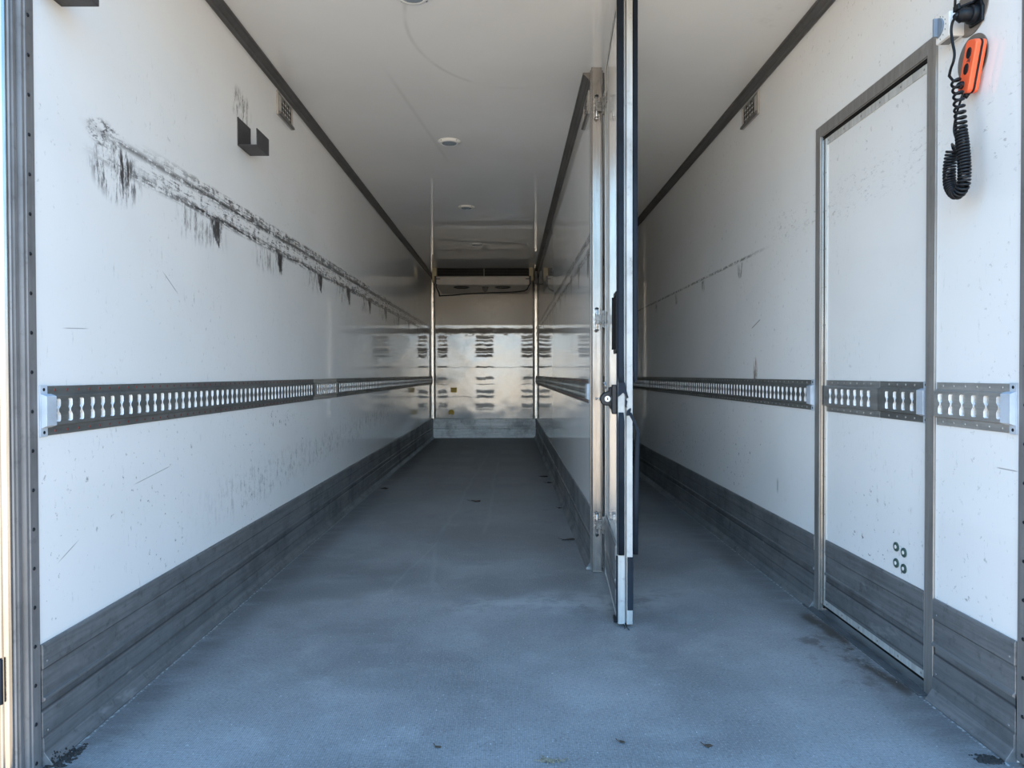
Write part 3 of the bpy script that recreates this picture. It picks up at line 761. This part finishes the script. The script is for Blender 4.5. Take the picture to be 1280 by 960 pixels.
# ---------------------------------------------------------------- perforated plates high on the walls
def grille(x0, sg, lab, y0=3.643, y1=3.893, z0=2.319, z1=2.437):
    mp = side_map(x0, sg)
    b = MB(mp)
    b.box((y0, z0, 0), (y1, z0 + .006, .010)); b.box((y0, z1 - .006, 0), (y1, z1, .010)); b.box((y0, z0 + .006, 0), (y0 + .008, z1 - .006, .010)); b.box((y1 - .008, z0 + .006, 0), (y1, z1 - .006, .010))
    root = b.build('perforated_plate', M_CREAM, bevel=.001, label=lab, category='vent plate', group='perforated plates high on the walls')
    b = MB(mp); b.box((y0 + .008, z0 + .006, 0), (y1 - .008, z1 - .006, .004))
    b.mat(1)
    for r_ in range(4):
        for c_ in range(5):
            if (r_ + c_) % 2 == 0 or r_ in (1, 2): b.cyl((y0 + .085 + c_ * .034, z0 + .030 + r_ * .024, .004), (y0 + .085 + c_ * .034, z0 + .030 + r_ * .024, .0055), .0085, n=10)
    b.mat(2)
    for r_ in range(3):
        for c_ in range(4): b.dome((y0 + .102 + c_ * .034, z0 + .042 + r_ * .024, .004), (0, 0, 1), .004, .002, 6, 2)
    b.build('perforated_field', [M_VENT, M_BLACK, M_WHITE], root)
    b = MB(mp); b.box((y0 + .010, z0 + .020, .004), (y0 + .060, z1 - .010, .008)); b.box((y0 + .022, z0 + .025, .008), (y0 + .028, z1 - .015, .011)); b.box((y0 + .042, z0 + .025, .008), (y0 + .048, z1 - .015, .011)); b.build('plain_strip', M_CREAM, root, bevel=.001)
    b = MB(mp); b.prism([(z0, .010), (z0 + .016, .004), (z0 + .016, .018), (z0 + .002, .022)], 0, y0 + .006, y1 - .002); b.build('lower_ledge', M_VENTDARK, root, bevel=.001)
grille(L, 1, 'small perforated grey plate under the ceiling trim of the left wall')
grille(R, -1, 'small perforated grey plate under the ceiling trim of the right wall')
grille(P0, -1, 'small perforated plate high on the partition wall behind its end post')

# ---------------------------------------------------------------- dark steel brackets on the left wall
def bracket(y0, y1, z0, dep, lab):
    mp = side_map(L, 1)
    b = MB(mp); b.box((y0, z0, .0), (y1, z0 + .124, .004)); b.build
    root = b.build('steel_bracket', M_DARKSTEEL, bevel=.001, label=lab, category='bracket', group='dark steel brackets on the left wall')
    b = MB(mp); b.box((y0, z0, .004), (y1, z0 + .004, dep)); b.box((y1 - .03, z0 + .004, .010), (y1 - .012, z0 + .022, .05)); b.build('bracket_tray', M_DARKSTEEL, root, bevel=.001)
    b = MB(mp); b.box((y0, z0, dep), (y1, z0 + .075, dep + .004)); b.build('bracket_lip', M_DARKSTEEL, root, bevel=.001)
bracket(3.118, 3.272, 1.990, .083, 'dark steel hook bracket in the middle of the left wall, scuffed above')
bracket(1.795, 1.900, 1.964, .096, 'dark steel bracket high on the left wall beside the rear post, mostly cut off')

# ---------------------------------------------------------------- ceiling lamps
for i, (x, y, lab) in enumerate(((-.378, 2.826, 'round ceiling lamp nearest the rear opening, largest of four'),
                                 (-.382, 4.61, 'round ceiling lamp with grey lens, second from the rear opening'),
                                 (-.379, 6.40, 'small round ceiling lamp, third from the rear opening'),
                                 (-.378, 8.22, 'faint round ceiling lamp nearest the cooling unit'))):
    b = MB(); b.lathe((x, y, CZ), (0, 0, -1), [(.074, 0), (.074, .003), (.066, .006), (.064, .010), (.052, .014), (.047, .011)], 40)
    root = b.build('ceiling_lamp', M_WHITE, label=lab, category='ceiling lamp', group='round ceiling lamps in a row')
    for p in root.data.polygons: p.use_smooth = True
    b = MB(); b.lathe((x, y, CZ - .010), (0, 0, -1), [(.048, 0), (.046, .003), (.030, .006), (.001, .007)], 32); b.build('lens', M_LENS, root)
    for k in range(4):
        a = math.pi / 4 + k * math.pi / 2; b = MB(); b.dome((x + .069 * math.cos(a), y + .069 * math.sin(a), CZ - .004), (0, 0, -1), .005, .003, 8)
        b.build('screw', M_BLACK, root)

# ---------------------------------------------------------------- evaporator under the ceiling at the end wall
EY = 10.04
ev = empty('cooling_unit', (-.36, EY, CZ), label='wide beige cooling unit with louvred front under the ceiling at the end wall', category='cooling unit')
x0, x1 = -1.035, .300
b = MB()
b.prism([(EY, 2.372), (EY - .008, 2.366), (EY, 2.250), (EY + .03, 2.232), (YF - .03, 2.225), (YF - .03, 2.372)], 0, x0 + .01, x1)
b.build('housing', M_BEIGE, ev, bevel=.004)
b = MB(); b.box((x0 + .02, EY + .05, 2.372), (x1 - .01, YF - .03, CZ - .001)); b.build('coil_block', M_GASKET, ev)
b = MB()
for k in range(7):
    zz = 2.380 + k * .016
    b.prism([(EY + .004, zz), (EY + .03, zz + .006), (EY + .03, zz + .008), (EY + .004, zz + .002)], 0, x0 + .02, x1 - .01)
b.build('louvre', M_DARKSTEEL, ev)
b = MB(); b.box((-.353, EY - .002, 2.372), (-.345, EY + .01, CZ - .001)); b.build('divider', M_BEIGE, ev)
for xa in (x0 - .045, x1 - .012):
    b = MB(); b.box((xa, EY - .01, 2.30), (xa + .06, EY + .06, CZ - .001)); b.box((xa + .01, EY - .014, 2.378), (xa + .05, EY - .01, 2.40)); b.build('side_bracket', M_TAN, ev, bevel=.003)
for xa in (-.675, -.085):
    b = MB(); b.lathe((xa, EY + .12, 2.232), (0, 0, -1), [(.115, 0), (.115, .008), (.10, .012), (.09, .004)], 28); b.build('fan_ring', M_BLACK, ev)
for xa in (x0 - .012, x1 - .012):
    b = MB(); b.box((xa, EY - .022, 2.255), (xa + .026, EY - .002, 2.372)); b.box((xa if xa < 0 else xa - .05, EY - .016, 2.325), (xa + .08 if xa < 0 else xa + .01, EY - .008, 2.337)); b.build('strap', M_BLACK, ev, bevel=.003)
b = MB(); b.prism([(-.378, 2.226), (-.290, 2.226), (-.296, 2.196), (-.318, 2.165), (-.352, 2.165), (-.372, 2.196)], 1, EY + .06, EY + .14); b.build('drain_fitting', M_BLACK, ev, bevel=.004)
b = MB()
pth = [(-1.018, EY - .005, 2.262), (-1.026, EY - .005, 2.225), (-1.005, EY, 2.18), (-.985, EY, 2.135), (-.978, EY, 2.092), (-.960, EY, 2.096), (-.80, EY, 2.103), (-.60, EY, 2.122), (-.35, EY, 2.133), (-.05, EY, 2.143), (.12, EY, 2.150), (.22, EY, 2.162), (.262, EY, 2.188), (.284, EY, 2.235), (.298, EY, 2.262)]
fine_ = []
for i in range(len(pth) - 1):
    for k in range(3):
        t = k / 3; fine_.append(tuple(pth[i][j] * (1 - t) + pth[i + 1][j] * t for j in range(3)))
b.tube(fine_ + [pth[-1]], .0095, 10)
b.build('drain_hose', M_BLACK, ev)
b = MB(); b.box((.352, 10.02, 2.262), (P0 - .002, 10.12, 2.345)); b.box((.358, 10.03, 2.345), (P0 - .012, 10.10, 2.44)); b.box((.356, 10.0, 2.31), (.40, 10.02, 2.325))
b.build('junction_box', M_BLACK, bevel=.004, label='black box in the ceiling corner beside the cooling unit', category='junction box')

# stickers on the end wall
b = MB(); b.box((-.905, YF - .0025, .706), (-.81, YF - .0005, .782)); b.build('yellow_sticker', M_YELLOW, label='square yellow sticker on the end wall, upper of two', category='sticker', group='yellow stickers on the end wall')
b = MB(); b.cyl((-.897, YF - .0005, .395), (-.897, YF - .0025, .395), .048, n=7, smooth=False); b.mat(1); b.box((-.93, YF - .0035, .352), (-.88, YF - .0025, .366))
b.build('yellow_sticker', [M_YELLOW, M_WHITE], label='torn roundish yellow sticker low on the end wall', category='sticker', group='yellow stickers on the end wall')

# ---------------------------------------------------------------- controls on the right wall by the opening
mR = side_map(R, -1)
b = MB(mR); b.box((2.005, 1.938, 0), (2.069, 2.008, .045)); bx = b.build('switch_box', M_WHITE, bevel=.003, label='small white switch box above the corner of the side door frame', category='switch')
b = MB(mR)
hc = [(2.058 + .030 * math.cos(a) * -1, 1.981 + .028 * math.sin(a)) for a in [math.pi / 2 - k * math.pi / 12 for k in range(13)]]
b.prism(hc, 2, .045, .050); b.box((2.049, 1.955, .050), (2.056, 2.007, .062)); b.build('dial', M_DIAL, bx, bevel=.001)
b = MB(mR)
for k in range(7):
    a = math.pi / 2 - .3 - k * .42
    b.box((2.058 - .037 * math.cos(a) - .001, 1.979 + .034 * math.sin(a) - .003, .045), (2.058 - .037 * math.cos(a) + .001, 1.979 + .034 * math.sin(a) + .001, .0455))
b.build('tick_marks', M_BLACK, bx)
b = MB(mR); b.box((2.012, 1.9365, .012), (2.06, 1.9375, .036)); b.build('base_label', M_VENT, bx)
b = MB(); b.tube([(R - .022, 2.018, 2.005), (R - .021, 2.016, 2.06), (R - .017, 2.010, 2.14)], .0035, 8)
b.build('cable', M_BLACK, label='thin black cable rising from the white switch box', category='cable')

b = MB(mR); b.cyl((1.975, 1.995, 0), (1.975, 1.995, .003), .071, n=48); b.build('round_plate', M_DISC, bevel=.001, label='round brown metal plate behind the black plug socket', category='plate', group='round brown metal plates')
b = MB(mR); b.cyl((1.969, 1.857, 0), (1.969, 1.857, .003), .064, n=48); b.build('round_plate', M_DISC, bevel=.001, label='round brown metal plate behind the orange remote', category='plate', group='round brown metal plates')

SY, SZ = 1.950, 1.968
mS = lambda a, t, o: mR(a, t, o * .64)
b = MB(mS)
b.prism([(SY - .030, SZ - .030), (SY + .026, SZ - .026), (SY + .030, SZ + .010), (SY + .012, SZ + .036), (SY - .020, SZ + .036), (SY - .032, SZ + .010)], 2, .003, .016)
b.cyl((SY, SZ, .014), (SY, SZ, .040), .026, .024, n=24)
so = b.build('plug_socket', M_BLACK, bevel=.003, label='black round plug socket with raised lid and plug, near the wall top', category='socket')
b = MB(mS)
b.cyl((SY, SZ, .036), (SY + .002, SZ, .072), .0195, .0185, n=24); b.cyl((SY + .002, SZ, .070), (SY + .004, SZ + .001, .088), .021, .013, n=20); b.cyl((SY + .004, SZ + .001, .086), (SY + .006, SZ - .004, .098), .009, .007, n=14)
b.build('plug', M_BLACK, so, bevel=.001)
b = MB(mS)
b.prism([(SY - .026, SZ + .030), (SY + .020, SZ + .030), (SY + .016, SZ + .036), (SY - .022, SZ + .036)], 2, .010, .030)
b.add([(SY - .010, SZ + .036, .020), (SY + .010, SZ + .036, .020), (SY + .012, SZ + .022, .085), (SY - .006, SZ + .022, .085), (SY - .010, SZ + .030, .020), (SY + .010, SZ + .030, .020), (SY + .012, SZ + .016, .085), (SY - .006, SZ + .016, .085)],
      [(0, 1, 2, 3), (4, 7, 6, 5), (0, 4, 5, 1), (3, 2, 6, 7), (1, 5, 6, 2), (0, 3, 7, 4)])
b.box((SY - .008, SZ + .012, .082), (SY + .016, SZ + .028, .094)); b.build('lid_arm', M_BLACK, so, bevel=.002)

# orange remote, tilted, hanging on the wall
RY, RZc, tl = 1.935, 1.820, math.radians(17)
def rem(u, w, o):   # u towards the camera, w up along the remote, o out of the wall
    return (R - o, RY - (u * math.cos(tl) + w * math.sin(tl)), RZc + (w * math.cos(tl) - u * math.sin(tl)))
def rrect(hw, hh, r, n=5):
    pts = []
    for cx, cy, a0 in ((hw - r, hh - r, 0), (-hw + r, hh - r, 90), (-hw + r, -hh + r, 180), (hw - r, -hh + r, 270)):
        for k in range(n + 1):
            a = math.radians(a0 + 90 * k / n); pts.append((cx + r * math.cos(a), cy + r * math.sin(a)))
    return pts
b = MB(rem); b.prism(rrect(.0235, .068, .013), 2, .010, .021); b.prism(rrect(.0235, .068, .013), 2, .025, .040)
ro = b.build('remote_control', M_ORANGE, bevel=.003, seg=3, label='orange two button remote control hanging on the right wall', category='remote control')
b = MB(rem); b.prism(rrect(.0245, .069, .014), 2, .0205, .0255); b.build('seam_band', M_BLACK, ro, bevel=.001)
for wv in (.034, -.006):
    b = MB(rem)
    b.prism([(.0 + .0095 * math.cos(a), wv + .0145 * math.sin(a)) for a in [k * math.pi / 10 for k in range(20)]], 2, .039, .0425); b.build('button', M_BLACK, ro, bevel=.001)
b = MB(rem); b.prism([(.010, .009), (.010, .022), (.001, .014)], 2, .0395, .0412); b.prism([(-.004, .013), (.002, .020), (.004, .017), (-.002, .011)], 2, .0395, .0408); b.build('arrow_mark', M_RUST, ro)
b = MB(rem); b.dome((-.007, -.046, .039), (0, 0, 1), .011, .016, 14, 4); b.cyl((.002, -.066, .027), (.0, -.080, .030), .009, .006, n=12); b.build('cable_gland', M_BLACK, ro)

# coiled cord
def curve_pts(ctrl, n):
    out = []
    for i in range(len(ctrl) - 1):
        p0 = Vector(ctrl[max(i - 1, 0)]); p1 = Vector(ctrl[i]); p2 = Vector(ctrl[i + 1]); p3 = Vector(ctrl[min(i + 2, len(ctrl) - 1)])
        for k in range(n):
            t = k / n
            out.append(.5 * ((2 * p1) + (-p0 + p2) * t + (2 * p0 - 5 * p1 + 4 * p2 - p3) * t * t + (-p0 + 3 * p1 - 3 * p2 + p3) * t ** 3))
    out.append(Vector(ctrl[-1])); return out
def px(u, v, x):  # a point seen at (u, v) on the plane X = x
    d = right * ((u - 640) / f_px) + up * ((480 - v) / f_px) + fwd
    t = x / d.x; return (x, d.y * t, H + d.z * t)
xc = R - .064
lead = curve_pts([px(1196, 21, R - .060), px(1191, 27, R - .062), px(1189, 38, R - .062), px(1190.5, 52, R - .062), px(1193, 66, R - .062), px(1192, 76, R - .066), px(1188.5, 86, R - .062), px(1186.5, 95, R - .060)], 6)
axis = curve_pts([px(1194, 98, xc), px(1196, 108, xc), px(1198, 120, xc), px(1199, 133, xc), px(1200.5, 148, xc), px(1201.5, 165, xc), px(1203.5, 182, xc), px(1205, 200, xc), px(1205.5, 216, xc),
                  px(1203.5, 233, xc), px(1195.5, 242, xc), px(1188, 233, xc), px(1186.5, 216, xc), px(1188, 200, xc), px(1191, 187, xc)], 12)
# arc length and turns
coil = []; turns = 0.0; N = 14
seglen = [(axis[i + 1] - axis[i]).length for i in range(len(axis) - 1)]; tot = sum(seglen); acc = 0
frame_a = None
for i in range(len(axis) - 1):
    steps = 7
    for k in range(steps):
        t = k / steps; p = axis[i].lerp(axis[i + 1], t); s_ = (acc + seglen[i] * t) / tot
        tg = (axis[i + 1] - axis[i]).normalized()
        if frame_a is None: frame_a = Vector((0, -1, 0))
        frame_a = (frame_a - tg * frame_a.dot(tg)).normalized(); bb = tg.cross(frame_a)
        pitch_ = .020 if s_ < .15 else (.020 + (.0085 - .020) * min(1, (s_ - .15) / .2))
        turns += seglen[i] / steps / pitch_
        rad = .0095 if s_ < .3 else .0125
        rad = .0105 + .003 * min(1, s_ / .4)
        a = turns * 2 * math.pi + math.pi
        coil.append(p + (frame_a * math.cos(a) + bb * math.sin(a)) * rad)
    acc += seglen[i]
# finer resample for smooth rings
back = curve_pts([coil[-1], px(1190, 180, xc - .004), px(1193.5, 184, xc - .016), px(1195.5, 176, xc + .016), px(1192.5, 164, xc + .024), px(1194, 150, xc + .022), px(1200, 128, xc + .01), px(1203.5, 117, xc + .012)], 6)
b = MB(); b.tube([tuple(p) for p in lead + coil[1:]], .0036, 8)
b.tube([tuple(p) for p in back], .0030, 8)
b.build('coiled_cord', M_BLACK, label='black coiled cord hanging below the orange remote from its plug', category='cord')

# ---------------------------------------------------------------- litter on the floor
def scrap(name, x, y, r, mat, seed, lab, cat, grp='dark leaf scraps on the floor', curl=.010, n=7):
    rnd = random.Random(seed); b = MB()
    pts = [(x + r * (1.5 if abs(math.cos(a)) > .5 else .6) * math.cos(a) * rnd.uniform(.6, 1.1), y + r * 1.0 * math.sin(a) * rnd.uniform(.5, 1.2)) for a in [2 * math.pi * k / n for k in range(n)]]
    zs = [.0015 + curl * rnd.random() for _ in range(n)]
    vs = [(p[0], p[1], z) for p, z in zip(pts, zs)] + [(x, y, .004)]
    b.add(vs, [(i, (i + 1) % n, n) for i in range(n)])
    b.tube([(x, y, .003), (x - r * 1.2, y + r * .2, .004), (x - r * 2.0, y + r * .9, .008)], .0012, 5)
    o = b.build(name, mat); s_ = o.modifiers.new('t', 'SOLIDIFY'); s_.thickness = .0012
    o['label'] = lab; o['category'] = cat; o['group'] = grp
    return o
scrap('dry_leaf', -.258, 5.49, .035, M_LEAF, 1, 'dark dry leaf alone in the middle of the aisle floor', 'leaf')
scrap('dry_leaf', -1.075, 6.1, .022, M_LEAF, 2, 'tiny dark scrap beside the left kick plate', 'leaf')
scrap('dry_leaf', .372, 6.40, .030, M_LEAF, 3, 'dark scrap against the partition foot, nearer of the far two', 'leaf')
scrap('dry_leaf', .340, 6.78, .030, M_LEAF, 4, 'dark scrap beside the partition foot, farthest one', 'leaf')
scrap('dry_leaf', .385, 5.2, .020, M_LEAF, 12, 'tiny dark scrap at the partition foot between the larger ones', 'leaf')
scrap('dry_leaf', .352, 4.20, .030, M_LEAF, 5, 'curled brown leaf on the partition foot near the end post', 'leaf')
scrap('dry_leaf', .525, 1.864, .009, M_LEAF, 6, 'small brown leaf bit near the rear edge, right of the straw clump', 'leaf', curl=.004)
scrap('dry_leaf', .300, 1.885, .008, M_LEAF, 7, 'thin dark sliver on the floor behind the straw clump', 'leaf', curl=.004)
scrap('dry_leaf', -.189, 1.865, .007, M_LEAF, 8, 'tiny dark fleck on the floor left of the straw clump', 'leaf', curl=.003)
rnd = random.Random(11); b = MB()
for k in range(40):
    a = rnd.uniform(0, 6.28); x = .103 + rnd.gauss(0, .014); y = 1.795 + rnd.gauss(0, .006); l_ = rnd.uniform(.008, .022)
    b.tube([(x, y, .002 + rnd.random() * .003), (x + l_ * .5 * math.cos(a), y + l_ * .3 * math.sin(a), .006 * rnd.random() + .003), (x + l_ * math.cos(a), y + l_ * .6 * math.sin(a), .002 + rnd.random() * .003)], .0009, 5)
b.build('straw_clump', M_STRAW, label='small tangled clump of straw on the floor at the rear edge', category='straw')
for nm, xx, sg, lab in (('dirt', L + .045, 1, 'black crumbly dirt in the left rear floor corner'), ('dirt', R - .055, -1, 'black crumbly dirt in the right rear floor corner')):
    b = MB(); rnd = random.Random(20 + sg)
    for k in range(260):
        t = rnd.random() ** 1.6
        x = (L + .030 if sg > 0 else R - .060) + rnd.gauss(0, .013) + sg * t * .012; y = 1.772 + abs(rnd.gauss(.0, .014)) + t * (.085 if sg > 0 else .02); r = rnd.uniform(.0015, .0045)
        if not (L + .012 < x < R - .012): continue
        d_ = abs(x - (L if sg > 0 else R))
        b.dome((x, y, max(0, (.030 - d_) * 1.35) if y > 1.785 else 0), (0, 0, 1), r * rnd.uniform(.8, 1.6), r, 5, 2)
    b.build(nm, M_DIRT, kind='stuff', label=lab, category='dirt')
